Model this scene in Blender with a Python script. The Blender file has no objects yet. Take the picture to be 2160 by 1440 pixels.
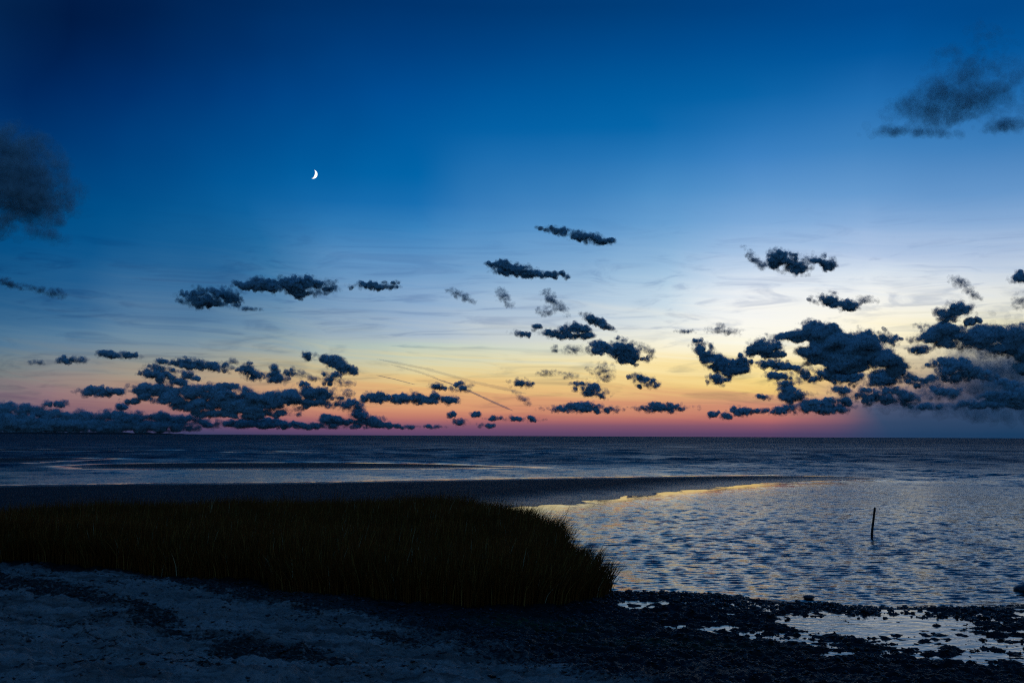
import bpy, math
import numpy as np

R = np.random.default_rng(7)
scene = bpy.context.scene
col = scene.collection

# ------------------------------------------------------------------ camera
H = 2.0                                   # eye height above the water
FPX = 2100.0                              # focal length in photo pixels (35 mm)
PITCH = math.radians(5.41)
ROLL = math.radians(0.264)
EYE = np.array([0.0, 0.0, H])
_F = np.array([0.0, math.cos(PITCH), math.sin(PITCH)])
_R0 = np.array([1.0, 0.0, 0.0])
_U0 = np.cross(_R0, _F)
_RT = _R0 * math.cos(ROLL) + _U0 * math.sin(ROLL)
_UP = -_R0 * math.sin(ROLL) + _U0 * math.cos(ROLL)

cam_data = bpy.data.cameras.new("camera")
cam_data.sensor_width = 36.0
cam_data.lens = 36.0 * FPX / 2160.0
cam_data.clip_start = 0.1
cam_data.clip_end = 400000.0
cam = bpy.data.objects.new("camera", cam_data)
col.objects.link(cam)
from mathutils import Matrix
m = Matrix.Identity(4)
for i in range(3):
    m[i][0] = _RT[i]; m[i][1] = _UP[i]; m[i][2] = -_F[i]; m[i][3] = EYE[i]
cam.matrix_world = m
scene.camera = cam

def ray(px, py):
    v = _F + _RT * ((px - 1080.0) / FPX) + _UP * ((720.0 - py) / FPX)
    return v

def ground(px, py, z=0.0):
    """The point of the level z seen along a direction of view."""
    v = ray(px, py)
    t = (z - H) / v[2]
    p = EYE + v * t
    return (p[0], p[1])

def elev(px, py):
    v = ray(px, py)
    return math.degrees(math.atan2(v[2], math.hypot(v[0], v[1])))

# ------------------------------------------------------------------ render look
scene.view_settings.view_transform = 'Standard'
scene.view_settings.look = 'None'
scene.view_settings.exposure = 0.0
scene.view_settings.gamma = 1.0
scene.view_settings.use_curve_mapping = False
scene.render.engine = 'CYCLES'
cy = scene.cycles
cy.max_bounces = 6
cy.diffuse_bounces = 2
cy.glossy_bounces = 3
cy.transmission_bounces = 2
cy.transparent_max_bounces = 160
cy.use_denoising = False
cy.caustics_reflective = False
cy.caustics_refractive = False
cy.filter_width = 1.2

def lin(c):
    out = []
    for v in c:
        v /= 255.0
        out.append(v / 12.92 if v <= 0.04045 else ((v + 0.055) / 1.055) ** 2.4)
    return tuple(out) + (1.0,)

# ------------------------------------------------------------------ world: twilight sky
world = bpy.data.worlds.new("World")
scene.world = world
world.use_nodes = True
wt = world.node_tree
wt.nodes.clear()

class NT:
    def __init__(s, tree): s.t = tree
    def n(s, kind, **kw):
        nd = s.t.nodes.new(kind)
        for k, v in kw.items(): setattr(nd, k, v)
        return nd
    def put(s, sock, v):
        if hasattr(v, 'is_output') or isinstance(v, bpy.types.NodeSocket): s.t.links.new(v, sock)
        else: sock.default_value = v
    def math(s, op, a, b=None, c=None, clamp=False):
        nd = s.n('ShaderNodeMath', operation=op, use_clamp=clamp)
        s.put(nd.inputs[0], a)
        if b is not None: s.put(nd.inputs[1], b)
        if c is not None: s.put(nd.inputs[2], c)
        return nd.outputs[0]
    def maprange(s, v, a, b, c=0.0, d=1.0, interp='LINEAR'):
        nd = s.n('ShaderNodeMapRange', interpolation_type=interp)
        s.put(nd.inputs['Value'], v)
        for k, x in (('From Min', a), ('From Max', b), ('To Min', c), ('To Max', d)): s.put(nd.inputs[k], x)
        return nd.outputs[0]
    def mix(s, f, a, b, blend='MIX'):
        nd = s.n('ShaderNodeMix', data_type='RGBA', blend_type=blend)
        s.put(nd.inputs[0], f); s.put(nd.inputs[6], a); s.put(nd.inputs[7], b)
        return nd.outputs[2]
    def noise(s, vec, scale, detail=3.0, rough=0.5, dist=0.0):
        nd = s.n('ShaderNodeTexNoise')
        if vec is not None: s.put(nd.inputs['Vector'], vec)
        nd.inputs['Scale'].default_value = scale
        nd.inputs['Detail'].default_value = detail
        nd.inputs['Roughness'].default_value = rough
        nd.inputs['Distortion'].default_value = dist
        return nd.outputs['Fac']
    def comb(s, x, y, z):
        nd = s.n('ShaderNodeCombineXYZ')
        s.put(nd.inputs[0], x); s.put(nd.inputs[1], y); s.put(nd.inputs[2], z)
        return nd.outputs[0]
    def sep(s, v):
        nd = s.n('ShaderNodeSeparateXYZ'); s.put(nd.inputs[0], v)
        return nd.outputs
    def ramp(s, f, stops, interp='LINEAR'):
        nd = s.n('ShaderNodeValToRGB')
        cr = nd.color_ramp; cr.interpolation = interp
        while len(cr.elements) < len(stops): cr.elements.new(0.5)
        for e, (p, c) in zip(cr.elements, stops): e.position = p; e.color = c
        s.put(nd.inputs[0], f)
        return nd.outputs[0]

# colour of the clear sky down to the horizon, by compass direction
SKY = {
 230: [(13,0,32,78),(96,0,38,90),(192,0,47,106),(288,0,60,121),(383,0,72,132),(447,0,80,138),(511,8,84,140),(575,25,90,142),
       (620,42,96,143),(671,64,110,150),(716,88,126,156),(754,114,134,148),(780,134,137,138),(805,148,132,128),(837,146,114,122),
       (856,128,96,114),(880,92,84,114),(905,50,72,112),(915,36,64,102)],
 0: [(13,0,26,68),(96,0,32,80),(192,0,40,94),(288,0,53,110),(383,0,66,122),(447,0,74,128),(511,4,78,132),(575,20,84,134),
       (620,34,90,136),(671,54,102,142),(716,76,116,148),(754,98,124,140),(780,112,126,130),(805,124,122,124),(837,122,106,120),
       (856,106,92,114),(880,80,82,112),(905,46,70,110),(915,34,62,100)],
 560: [(13,0,42,94),(100,0,50,108),(200,0,62,127),(300,0,77,142),(383,2,88,152),(447,14,97,158),(511,34,108,163),(575,64,122,168),(630,92,136,174),
       (680,118,150,175),(715,140,162,172),(745,164,172,162),(770,186,176,142),(795,202,170,124),(820,208,158,114),(845,206,146,110),(866,196,124,104),(885,158,94,104),(898,118,78,110),(906,96,72,108),(915,70,64,102)],
 880: [(13,0,52,110),(100,0,62,126),(200,0,77,147),(300,0,92,161),(370,2,101,169),(430,24,111,178),(480,55,130,190),(530,88,145,196),
       (580,110,156,200),(630,136,170,205),(680,160,182,205),(715,180,194,200),(735,188,205,194),(762,220,212,164),(790,234,204,134),(818,238,188,114),(842,230,162,106),(860,222,144,102),(876,204,122,100),(888,176,100,104),(897,136,84,110),(906,112,76,110),(915,94,70,106)],
 1360:[(13,0,62,122),(100,0,75,141),(200,0,92,160),(270,6,103,171),(330,40,120,185),(400,72,140,198),(470,104,160,210),(530,138,180,218),
       (580,168,200,226),(630,198,218,232),(680,228,233,230),(715,244,241,222),(745,254,240,196),(770,255,228,155),(795,250,214,134),(815,244,198,118),(838,232,170,110),(858,220,142,104),(876,204,120,100),(888,176,98,102),(897,136,82,108),(906,112,76,106),(915,90,68,102)],
 1590:[(13,0,66,130),(100,0,80,148),(200,6,98,166),(270,36,115,182),(330,60,130,195),(400,92,150,206),(470,128,172,218),(530,166,195,228),
       (580,208,222,238),(630,240,243,244),(680,250,249,242),(715,254,250,230),(745,254,240,196),(770,255,228,152),(795,253,217,120),(818,248,202,106),(834,232,172,108),(852,214,146,110),(872,210,124,102),(886,190,102,102),(896,146,84,106),(906,114,76,106),(915,88,66,102)],
 1910:[(13,0,72,140),(100,2,86,156),(200,32,110,178),(300,62,130,192),(400,102,155,208),(470,142,178,220),(530,182,202,230),
       (570,214,226,238),(610,240,242,240),(660,253,248,230),(700,254,244,212),(740,250,230,182),(775,242,212,152),(805,222,180,138),(825,180,145,128),(845,118,106,124),(865,70,84,118),(890,48,73,112),(915,38,65,101)],
 2150:[(13,0,72,138),(100,2,84,152),(200,32,106,172),(300,62,127,188),(400,102,152,204),(470,140,175,216),(530,178,198,225),
       (570,202,215,230),(610,226,230,230),(650,238,236,220),(690,228,222,190),(730,180,176,160),(770,100,112,132),(810,58,80,116),
       (860,42,72,112),(890,36,68,108),(915,26,60,96)],
}
ZENITH = (34, 68, 118)
def sky_stops(px):
    st = []
    for (y, r, g, b) in SKY[px]:
        e = max(elev(px, y), 0.02)
        if 735 < y < 900:                       # the low glow is mixed part way to grey
            g_ = 0.35 * r + 0.45 * g + 0.20 * b; k_ = 0.16
            r, g, b = r * (1 - k_) + g_ * k_, g * (1 - k_) + g_ * k_, b * (1 - k_) + g_ * k_
        st.append((math.sqrt(e / 90.0), lin((r, g, b))))
    top = SKY[px][0][1:]
    mid = tuple(a * 0.5 + z * 0.5 for a, z in zip(top, ZENITH))
    st.append((math.sqrt(45 / 90.0), lin(mid)))
    st.append((1.0, lin(ZENITH)))
    return sorted(st, key=lambda s: s[0])
DUSK_SIDE = [(0.0, lin((50, 76, 112))), (0.12, lin((100, 108, 126))), (0.25, lin((74, 108, 142))), (0.4, lin((30, 88, 138))), (0.55, lin((12, 64, 118))), (1.0, lin(ZENITH))]
DUSK_BACK = [(0.0, lin((62, 86, 116))), (0.15, lin((98, 112, 138))), (0.28, lin((78, 108, 142))), (0.42, lin((48, 94, 140))), (0.6, lin((28, 74, 126))), (1.0, lin(ZENITH))]

w = NT(wt)
tc = w.n('ShaderNodeTexCoord')
sx, sy, sz = w.sep(tc.outputs['Generated'])
az = w.math('MULTIPLY', w.math('ARCTAN2', sx, sy), 180 / math.pi)
el = w.math('MULTIPLY', w.math('ARCSINE', sz), 180 / math.pi)
az = w.math('MULTIPLY_ADD', w.math('SUBTRACT', w.noise(tc.outputs['Generated'], 4.0, 3, 0.5), 0.5), 16.0, az)
# thin high cirrus: long streaks that bend the colour bands a little
cv = w.comb(w.math('MULTIPLY_ADD', el, 0.10, w.math('MULTIPLY', az, 0.075)), w.math('MULTIPLY_ADD', az, 0.10, w.math('MULTIPLY', el, 1.5)), 3.7)
cir = w.noise(cv, 0.8, 6.0, 0.62, 0.9)
cir2 = w.noise(w.comb(w.math('MULTIPLY', az, 0.16), w.math('MULTIPLY', el, 1.1), 9.0), 1.0, 5.0, 0.6, 1.6)
band = w.math('MULTIPLY', w.maprange(el, 0.4, 2.6, 0, 1, 'SMOOTHSTEP'), w.maprange(el, 7.0, 14.0, 1, 0, 'SMOOTHSTEP'))
shift = w.math('MULTIPLY', w.math('SUBTRACT', cir, 0.5), w.math('MULTIPLY', band, 2.2))
el2 = w.math('ADD', el, shift)
tt = w.math('SQRT', w.math('MAXIMUM', w.math('DIVIDE', el2, 90.0), 0.00001))
def azim(px): 
    v = ray(px, 900); return math.degrees(math.atan2(v[0], v[1]))
cols = [(-130, DUSK_BACK), (-62, DUSK_SIDE)] + [(azim(px), sky_stops(px)) for px in (0, 230, 560, 880, 1360, 1590, 1910, 2150)] + [(68, DUSK_SIDE), (130, DUSK_BACK)]
res = w.ramp(tt, cols[0][1])
for i in range(1, len(cols)):
    res = w.mix(w.maprange(az, cols[i - 1][0], cols[i][0]), res, w.ramp(tt, cols[i][1]))
veil = w.math('MULTIPLY', band, w.maprange(cir2, 0.47, 0.70, 0.0, 0.62, 'SMOOTHSTEP'))
res = w.mix(veil, res, w.mix(1.0, res, (0.55, 0.60, 0.72, 1), 'MULTIPLY'))
bg = w.n('ShaderNodeBackground')
w.put(bg.inputs['Color'], res)
bg.inputs['Strength'].default_value = 1.0
out = w.n('ShaderNodeOutputWorld')
wt.links.new(bg.outputs[0], out.inputs['Surface'])

# ------------------------------------------------------------------ helpers
def tag(o, label=None, cat=None, group=None, kind=None):
    if label: o['label'] = label
    if cat: o['category'] = cat
    if group: o['group'] = group
    if kind: o['kind'] = kind
    return o

def mesh(name, verts, faces, mats, smooth=True, fmat=None, loc=(0, 0, 0), attrs=None, vattrs=None):
    """Mesh object from numpy arrays (faces: N x 3 or N x 4)."""
    verts = np.ascontiguousarray(verts, dtype=np.float32)
    faces = np.ascontiguousarray(faces, dtype=np.int32)
    k = faces.shape[1]
    me = bpy.data.meshes.new(name)
    me.vertices.add(len(verts)); me.vertices.foreach_set('co', verts.ravel())
    me.loops.add(faces.size); me.loops.foreach_set('vertex_index', faces.ravel())
    me.polygons.add(len(faces))
    me.polygons.foreach_set('loop_start', np.arange(0, faces.size, k, dtype=np.int32))
    me.polygons.foreach_set('loop_total', np.full(len(faces), k, dtype=np.int32))
    for mm in (mats if isinstance(mats, (list, tuple)) else [mats]): me.materials.append(mm)
    me.polygons.foreach_set('use_smooth', np.full(len(faces), smooth, dtype=bool))
    if fmat is not None: me.polygons.foreach_set('material_index', np.ascontiguousarray(fmat, dtype=np.int32))
    for an, av in (attrs or {}).items():
        a = me.attributes.new(an, 'FLOAT', 'POINT'); a.data.foreach_set('value', np.ascontiguousarray(av, dtype=np.float32))
    for an, av in (vattrs or {}).items():
        a = me.attributes.new(an, 'FLOAT_VECTOR', 'POINT'); a.data.foreach_set('vector', np.ascontiguousarray(av, dtype=np.float32).ravel())
    me.update(calc_edges=True)
    me.validate()
    o = bpy.data.objects.new(name, me)
    o.location = loc
    col.objects.link(o)
    return o

def _hash(i, j, k, seed):
    h = (i * 374761393 + j * 668265263 + k * 2147483647 + seed * 1274126177) & 0xFFFFFFFF
    h = ((h ^ (h >> 13)) * 1274126177) & 0xFFFFFFFF
    h = (h ^ (h >> 16)) & 0xFFFFFFFF
    return h.astype(np.float64) / 4294967295.0 * 2 - 1

def vnoise(x, y, z=None, seed=0):
    """Value noise in -1..1."""
    x = np.asarray(x, float); y = np.asarray(y, float)
    z = np.zeros_like(x) if z is None else np.asarray(z, float)
    xi, yi, zi = np.floor(x).astype(np.int64), np.floor(y).astype(np.int64), np.floor(z).astype(np.int64)
    f = [x - xi, y - yi, z - zi]
    u = [t * t * (3 - 2 * t) for t in f]
    r = 0
    for a in (0, 1):
        for b in (0, 1):
            for c in (0, 1):
                wgt = (u[0] if a else 1 - u[0]) * (u[1] if b else 1 - u[1]) * (u[2] if c else 1 - u[2])
                r = r + wgt * _hash(xi + a, yi + b, zi + c, seed)
    return r

def fbm(x, y, z=None, octaves=4, gain=0.5, seed=0):
    r = 0; amp = 1.0; tot = 0; s = 1.0
    for o in range(octaves):
        r = r + amp * vnoise(np.asarray(x) * s + 11.3 * o, np.asarray(y) * s - 7.1 * o, None if z is None else np.asarray(z) * s + 3.3 * o, seed + o)
        tot += amp; amp *= gain; s *= 2.03
    return r / tot * 1.5

def sdist(x, y, poly):
    """Signed distance to a polygon, positive inside."""
    P = np.asarray(poly, float)
    d2 = np.full(np.shape(x), 1e18); inside = np.zeros(np.shape(x), bool)
    n = len(P)
    for i in range(n):
        ax, ay = P[i]; bx, by = P[(i + 1) % n]
        ex, ey = bx - ax, by - ay
        L = ex * ex + ey * ey + 1e-12
        t = np.clip(((x - ax) * ex + (y - ay) * ey) / L, 0, 1)
        d2 = np.minimum(d2, (x - ax - t * ex) ** 2 + (y - ay - t * ey) ** 2)
        c = (ay > y) != (by > y)
        xx = ax + (y - ay) * ex / (ey if abs(ey) > 1e-12 else 1e-12)
        inside ^= c & (x < xx)
    d = np.sqrt(d2)
    return np.where(inside, d, -d)

def sstep(a, b, v):
    t = np.clip((v - a) / (b - a), 0, 1)
    return t * t * (3 - 2 * t)

def polar(rs, angs):
    A, Rr = np.meshgrid(np.radians(angs), rs)
    return (Rr * np.sin(A)), (Rr * np.cos(A))

def gridfaces(nr, nc):
    i = np.arange(nr * nc).reshape(nr, nc)
    return np.stack([i[:-1, :-1], i[:-1, 1:], i[1:, 1:], i[1:, :-1]], -1).reshape(-1, 4)

def material(name):
    mt = bpy.data.materials.new(name); mt.use_nodes = True
    t = mt.node_tree; t.nodes.clear()
    nt = NT(t)
    o = nt.n('ShaderNodeOutputMaterial')
    b = nt.n('ShaderNodeBsdfPrincipled')
    t.links.new(b.outputs[0], o.inputs['Surface'])
    return mt, nt, b, o

# ------------------------------------------------------------------ plan of the shore
def pts(l, z=0.0): return [ground(px, py, z) for px, py in l]
SHORE = pts([(1200, 1246), (1288, 1249), (1400, 1250), (1520, 1256), (1650, 1268), (1800, 1279), (2000, 1280), (2160, 1278), (2420, 1272), (2900, 1262)])
NEAR = SHORE + [(40, 9), (40, -12), (-40, -12), (-40, 14), (-14, 14), (-8, 15), (-1, 13.2)]
GRASS = [ground(px, py, z) for px, py, z in [(-500, 1182, 0.28), (-200, 1190, 0.27), (0, 1198, 0.26), (150, 1205, 0.24), (300, 1218, 0.21), (520, 1238, 0.17), (700, 1265, 0.14), (850, 1280, 0.12), (1000, 1287, 0.10), (1150, 1282, 0.08), (1270, 1262, 0.06)]] + \
        pts([(1268, 1145), (1240, 1110), (1185, 1084), (1130, 1069), (1050, 1055), (900, 1047), (700, 1050), (500, 1047), (300, 1052), (100, 1060), (-100, 1066), (-500, 1075)], 0.64)
SPIT = pts([(-900, 1032), (-300, 1027), (0, 1023), (300, 1019), (600, 1017), (1080, 1009), (1400, 1004), (1600, 1002), (1750, 1004), (1860, 1009),
            (1750, 1013), (1600, 1019), (1450, 1034), (1300, 1050), (1200, 1061), (1110, 1071), (1040, 1084), (1000, 1120), (-900, 1150)], 0.0)
BAR_A = pts([(130, 983), (200, 979), (400, 976), (700, 975.5), (900, 978), (1050, 983), (1130, 985.5), (1000, 987), (700, 989), (350, 989), (180, 988)])
BAR_B = pts([(-600, 963), (0, 966), (150, 965.5), (250, 967.5), (150, 971), (60, 976), (-100, 981), (-600, 992)])
BAR_C = pts([(480, 952.8), (560, 952), (660, 953.6), (560, 954.6)])
BAR_D = pts([(-300, 948.5), (150, 948), (430, 949.4), (200, 950.5), (-300, 951.5)])

def beach_rise(x, y):
    # dry sand climbs towards the near left
    t = (-x * 0.8 - y * 0.55) + 7.4
    return 0.34 * sstep(-1.5, 9.0, t)

POOL_Z = 0.040
POOLS = [(1500, 1325, 75, 14), (1600, 1338, 70, 8), (1760, 1322, 80, 20), (1860, 1335, 85, 24), (1960, 1322, 60, 28), (1930, 1360, 50, 10), (1700, 1345, 60, 12),
         (2110, 1385, 70, 8), (1020, 1326, 70, 11), (1140, 1312, 45, 10), (1240, 1306, 45, 10), (1330, 1270, 40, 10), (1260, 1345, 60, 9), (1780, 1378, 40, 5), (1880, 1390, 30, 4), (2050, 1395, 40, 6), (1330, 1348, 50, 4), (1120, 1350, 20, 4), (1980, 1415, 20, 4)]
def pool_field(x, y):
    v = np.zeros(np.shape(x))
    for (px, py, rx, ry) in POOLS:
        cx, cyy = ground(px, py, POOL_Z)
        x1, _ = ground(px + rx, py, POOL_Z)
        _, y1 = ground(px, py - ry, POOL_Z)
        q = ((x - cx) / (x1 - cx)) ** 2 + ((y - cyy) / (y1 - cyy)) ** 2
        v = np.maximum(v, np.exp(-q * 0.9))
    return v

def terrain_z(x, y):
    r = np.hypot(x, y)
    nz = fbm(x * 0.35, y * 0.35, octaves=4, seed=3)
    nf = fbm(x * 1.6, y * 1.6, octaves=4, seed=21)
    z = np.full(np.shape(x), -0.6)
    sn = sdist(x, y, NEAR) + 0.10 * nf
    ridge = 0.035 * np.exp(-((sn - 0.55) / 0.5) ** 2)
    mic = fbm(x * 7, y * 7, octaves=4, gain=0.6, seed=5)
    mic2 = fbm(x * 15, y * 15, octaves=3, gain=0.6, seed=8)
    pfl = pool_field(x, y)
    wetz = np.clip(np.exp(-((sn - 0.5) / 0.55) ** 2) + 1.3 * sstep(0.02, 0.5, pfl) + blobmask(x, y, [(1180, 1335, 260, 30, 0.75), (1650, 1385, 300, 22, 0.7), (2100, 1350, 160, 50, 0.7)], POOL_Z), 0, 1)
    flat = 0.030 + 0.022 * (1 - wetz) + 0.008 * nf + 0.012 * np.exp(-((sn - 0.5) / 0.35) ** 2) + 0.022 * mic + 0.024 * mic2 + 0.022 * fbm(x * 2.2, y * 4.5, octaves=3, gain=0.6, seed=15) - 0.020 * pfl + 0.05 * sstep(9.0, 7.2, y - 0.05 * x)
    zl = np.where(sn < 0.9, np.minimum(sn * 0.16 + 0.006 * mic, flat), flat)
    zl = zl + beach_rise(x, y) + (0.045 * nz + 0.018 * nf + 0.010 * mic) * sstep(0.03, 0.2, beach_rise(x, y))
    z = np.maximum(z, np.where(sn > -4, zl, -0.6))
    sg = sdist(x, y, GRASS) + 0.15 * nf
    z = np.maximum(z, np.clip(sg * 0.12, -0.6, 0.10) + 0.012 * mic)
    ss = sdist(x, y, SPIT)
    ss2 = ss + 0.22 * nz + 0.10 * nf + 0.45 * fbm(x * 1.3, y * 0.7, octaves=2, seed=12) * sstep(45, 33, y)
    z = np.maximum(z, np.clip(ss2 * 0.022, -0.6, 0.085) + 0.006 * nf)
    sa = np.maximum(np.maximum(sdist(x, y, BAR_A), sdist(x, y, BAR_B)), np.maximum(sdist(x, y, BAR_C), sdist(x, y, BAR_D)))
    z = np.maximum(z, np.clip((sa + 0.12 * nz) * 0.03, -0.6, 0.07))
    return z

# ------------------------------------------------------------------ ground
def blobmask(x, y, items, z):
    v = np.zeros(np.shape(x))
    for (px, py, rx, ry, amt) in items:
        cx, cyy = ground(px, py, z)
        x1, _ = ground(px + rx, py, z)
        _, y1 = ground(px, py - ry, z)
        q = ((x - cx) / (x1 - cx)) ** 2 + ((y - cyy) / (y1 - cyy)) ** 2
        v = np.maximum(v, amt * np.exp(-q * 0.8))
    return v
DRIFTS = [([(-80, 1238), (60, 1255), (150, 1272), (240, 1294), (330, 1324), (430, 1352), (540, 1378), (610, 1392)], 0.33, 1.0),
          ([(470, 1393), (620, 1404), (780, 1412)], 0.16, 1.0),
          ([(-80, 1200), (150, 1210), (300, 1224), (520, 1244), (700, 1272), (880, 1294), (1000, 1300)], 0.42, 0.80),
          ([(200, 1246), (330, 1256), (480, 1272), (600, 1296)], 0.05, 0.6), ([(-40, 1376), (120, 1382)], 0.08, 0.6), ([(60, 1408), (300, 1428)], 0.10, 0.6), ([(0, 1432), (160, 1440)], 0.07, 0.6), ([(350, 1436), (480, 1444)], 0.08, 0.6),
          ([(620, 1290), (760, 1316), (900, 1350)], 0.14, 0.5), ([(-80, 1300), (100, 1335), (240, 1372)], 0.16, 0.55), ([(-60, 1350), (180, 1395), (330, 1420)], 0.14, 0.52), ([(-80, 1222), (120, 1236), (300, 1262)], 0.16, 0.55)]
def linedist(x, y, line):
    d2 = np.full(np.shape(x), 1e9)
    for (ax, ay), (bx, by) in zip(line[:-1], line[1:]):
        ex, ey = bx - ax, by - ay
        t = np.clip(((x - ax) * ex + (y - ay) * ey) / (ex * ex + ey * ey), 0, 1)
        d2 = np.minimum(d2, (x - ax - t * ex) ** 2 + (y - ay - t * ey) ** 2)
    return np.sqrt(d2)
def drifts(x, y):
    wx = x + 0.25 * fbm(x * 0.9, y * 0.9, octaves=4, gain=0.6, seed=44); wy = y + 0.22 * fbm(x * 0.9, y * 0.9, octaves=4, gain=0.6, seed=47)
    v = np.zeros(np.shape(x))
    for line, wd, amt in DRIFTS:
        v = np.maximum(v, amt * np.exp(-(linedist(wx, wy, pts(line, 0.2)) / wd) ** 2))
    return v
MUDLINE = pts([(430, 1222), (600, 1266), (740, 1300), (880, 1336), (1020, 1378), (1180, 1424), (1330, 1472), (1500, 1560)], 0.08) + [(40, 3), (40, 20), (0, 16)]
def dark_mask(x, y):
    n = fbm(x * 1.1, y * 1.1, octaves=5, gain=0.6, seed=40)
    mud = sstep(-0.8, 0.8, sdist(x, y, MUDLINE) + 0.45 * n)
    wr = drifts(x, y)
    return np.clip(mud, 0, 1), np.clip(sstep(0.25, 0.8, wr * (0.85 + 0.4 * fbm(x * 0.8, y * 0.8, octaves=2, seed=58)) + 0.42 * n + 0.30 * fbm(x * 5, y * 8, octaves=4, gain=0.65, seed=49)), 0, 1)

angs_d = np.concatenate([np.linspace(-75, -33, 30, endpoint=False), np.linspace(-33, 33, 470), np.linspace(33, 75, 31)[1:]])
rs_t = np.concatenate([np.linspace(2.0, 6.0, 60, endpoint=False), np.linspace(6, 8.6, 70, endpoint=False), np.linspace(8.6, 13.6, 260, endpoint=False), np.geomspace(13.6, 30, 90, endpoint=False), np.geomspace(30, 80, 240, endpoint=False), np.geomspace(80, 140, 60)])
X, Y = polar(rs_t, angs_d)
Z = terrain_z(X, Y)
mud, wrack = dark_mask(X, Y)
far = sstep(13.5, 15.5, Y + 0 * X) * (sdist(X, Y, GRASS) < 0.2)
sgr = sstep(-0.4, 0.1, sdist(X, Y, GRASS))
farwet = sstep(15, 18, np.hypot(X, Y))
algae = np.exp(-(((X - ground(1120, 1322, .05)[0]) / 0.8) ** 2 + ((Y - ground(1120, 1322, .05)[1]) / 0.45) ** 2)) + \
        0.8 * np.exp(-(((X - ground(1380, 1368, .05)[0]) / 1.0) ** 2 + ((Y - ground(1380, 1368, .05)[1]) / 0.3) ** 2))

mt, nt, b, o = material('shore_ground')
def attr(nt, n):
    a = nt.n('ShaderNodeAttribute'); a.attribute_name = n; return a.outputs['Fac']
geo = nt.n('ShaderNodeNewGeometry')
pos = geo.outputs['Position']
zpos = nt.sep(pos)[2]
n1 = nt.maprange(nt.noise(pos, 1.7, 8, 0.68), 0.32, 0.68)
n2 = nt.noise(pos, 26.0, 5, 0.65)
n3 = nt.noise(pos, 110.0, 3, 0.6)
sand = nt.mix(n1, (0.34, 0.275, 0.225, 1), (0.50, 0.41, 0.345, 1))
mps = nt.n('ShaderNodeMapping'); nt.put(mps.inputs['Vector'], pos)
mps.inputs['Rotation'].default_value = (0, 0, math.radians(38)); mps.inputs['Scale'].default_value = (0.5, 3.2, 1.0)
n4 = nt.noise(mps.outputs[0], 1.3, 7, 0.7, 0.5)
sand = nt.mix(nt.maprange(n4, 0.43, 0.62), sand, (0.17, 0.135, 0.11, 1))
sand = nt.mix(nt.maprange(n2, 0.52, 0.72), sand, (0.15, 0.12, 0.10, 1))
mudc = nt.mix(n2, (0.004, 0.004, 0.004, 1), (0.013, 0.0125, 0.012, 1))
mudc = nt.mix(nt.math('MULTIPLY', attr(nt, 'algae'), nt.maprange(n2, 0.4, 0.65)), mudc, (0.022, 0.075, 0.008, 1))
weed = nt.mix(n3, (0.015, 0.013, 0.012, 1), (0.085, 0.070, 0.056, 1))
wetc = nt.mix(n1, (0.018, 0.018, 0.018, 1), (0.040, 0.038, 0.036, 1))
brk = nt.math('MULTIPLY_ADD', nt.math('SUBTRACT', n2, 0.5), 1.6, 0.0)
mudf = nt.maprange(nt.math('ADD', attr(nt, 'mud'), brk), 0.30, 0.75)
wrf = nt.maprange(nt.math('ADD', attr(nt, 'wrack'), nt.math('MULTIPLY', brk, 2.0)), 0.25, 0.95)
c = nt.mix(mudf, sand, mudc)
c = nt.mix(wrf, c, weed)
c = nt.mix(attr(nt, 'farwet'), c, wetc)
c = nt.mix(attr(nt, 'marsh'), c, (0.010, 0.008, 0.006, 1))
nt.put(b.inputs['Base Color'], c)
wet = nt.math('MAXIMUM', nt.maprange(zpos, 0.11, 0.02), nt.math('MULTIPLY', mudf, 0.6))
nt.put(b.inputs['Roughness'], nt.maprange(wet, 0, 1, 0.95, 0.32))
nt.put(b.inputs['Specular IOR Level'], nt.maprange(wet, 0, 1, 0.12, 0.18))
bp = nt.n('ShaderNodeBump'); bp.inputs['Strength'].default_value = 1.0; bp.inputs['Distance'].default_value = 1.0
nt.put(bp.inputs['Height'], nt.math('ADD', nt.math('MULTIPLY', n1, 0.02), nt.math('ADD', nt.math('MULTIPLY', n2, 0.035), nt.math('MULTIPLY', n3, 0.008))))
nt.t.links.new(bp.outputs[0], b.inputs['Normal'])
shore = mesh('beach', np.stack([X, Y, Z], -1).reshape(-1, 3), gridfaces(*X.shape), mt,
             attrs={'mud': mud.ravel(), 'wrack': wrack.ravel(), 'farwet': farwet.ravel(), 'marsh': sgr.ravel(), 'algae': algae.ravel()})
tag(shore, 'grey sand beach and dark mudflat with low sandbars beyond', None, None, 'structure')

# deep sea bed under the water out to the horizon
mt, nt, b, o = material('sea_bed')
b.inputs['Base Color'].default_value = (0.03, 0.032, 0.03, 1)
b.inputs['Roughness'].default_value = 0.9
ra, aa = np.array([0.0, 60, 400, 4000, 70000.0]), np.linspace(0, 360, 73)
bx, by = polar(ra, aa)
bed = mesh('sea_bed', np.stack([bx, by, np.full_like(bx, -0.9)], -1).reshape(-1, 3), gridfaces(*bx.shape), mt)
tag(bed, 'dark sandy sea bed under the water', None, None, 'structure')

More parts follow.
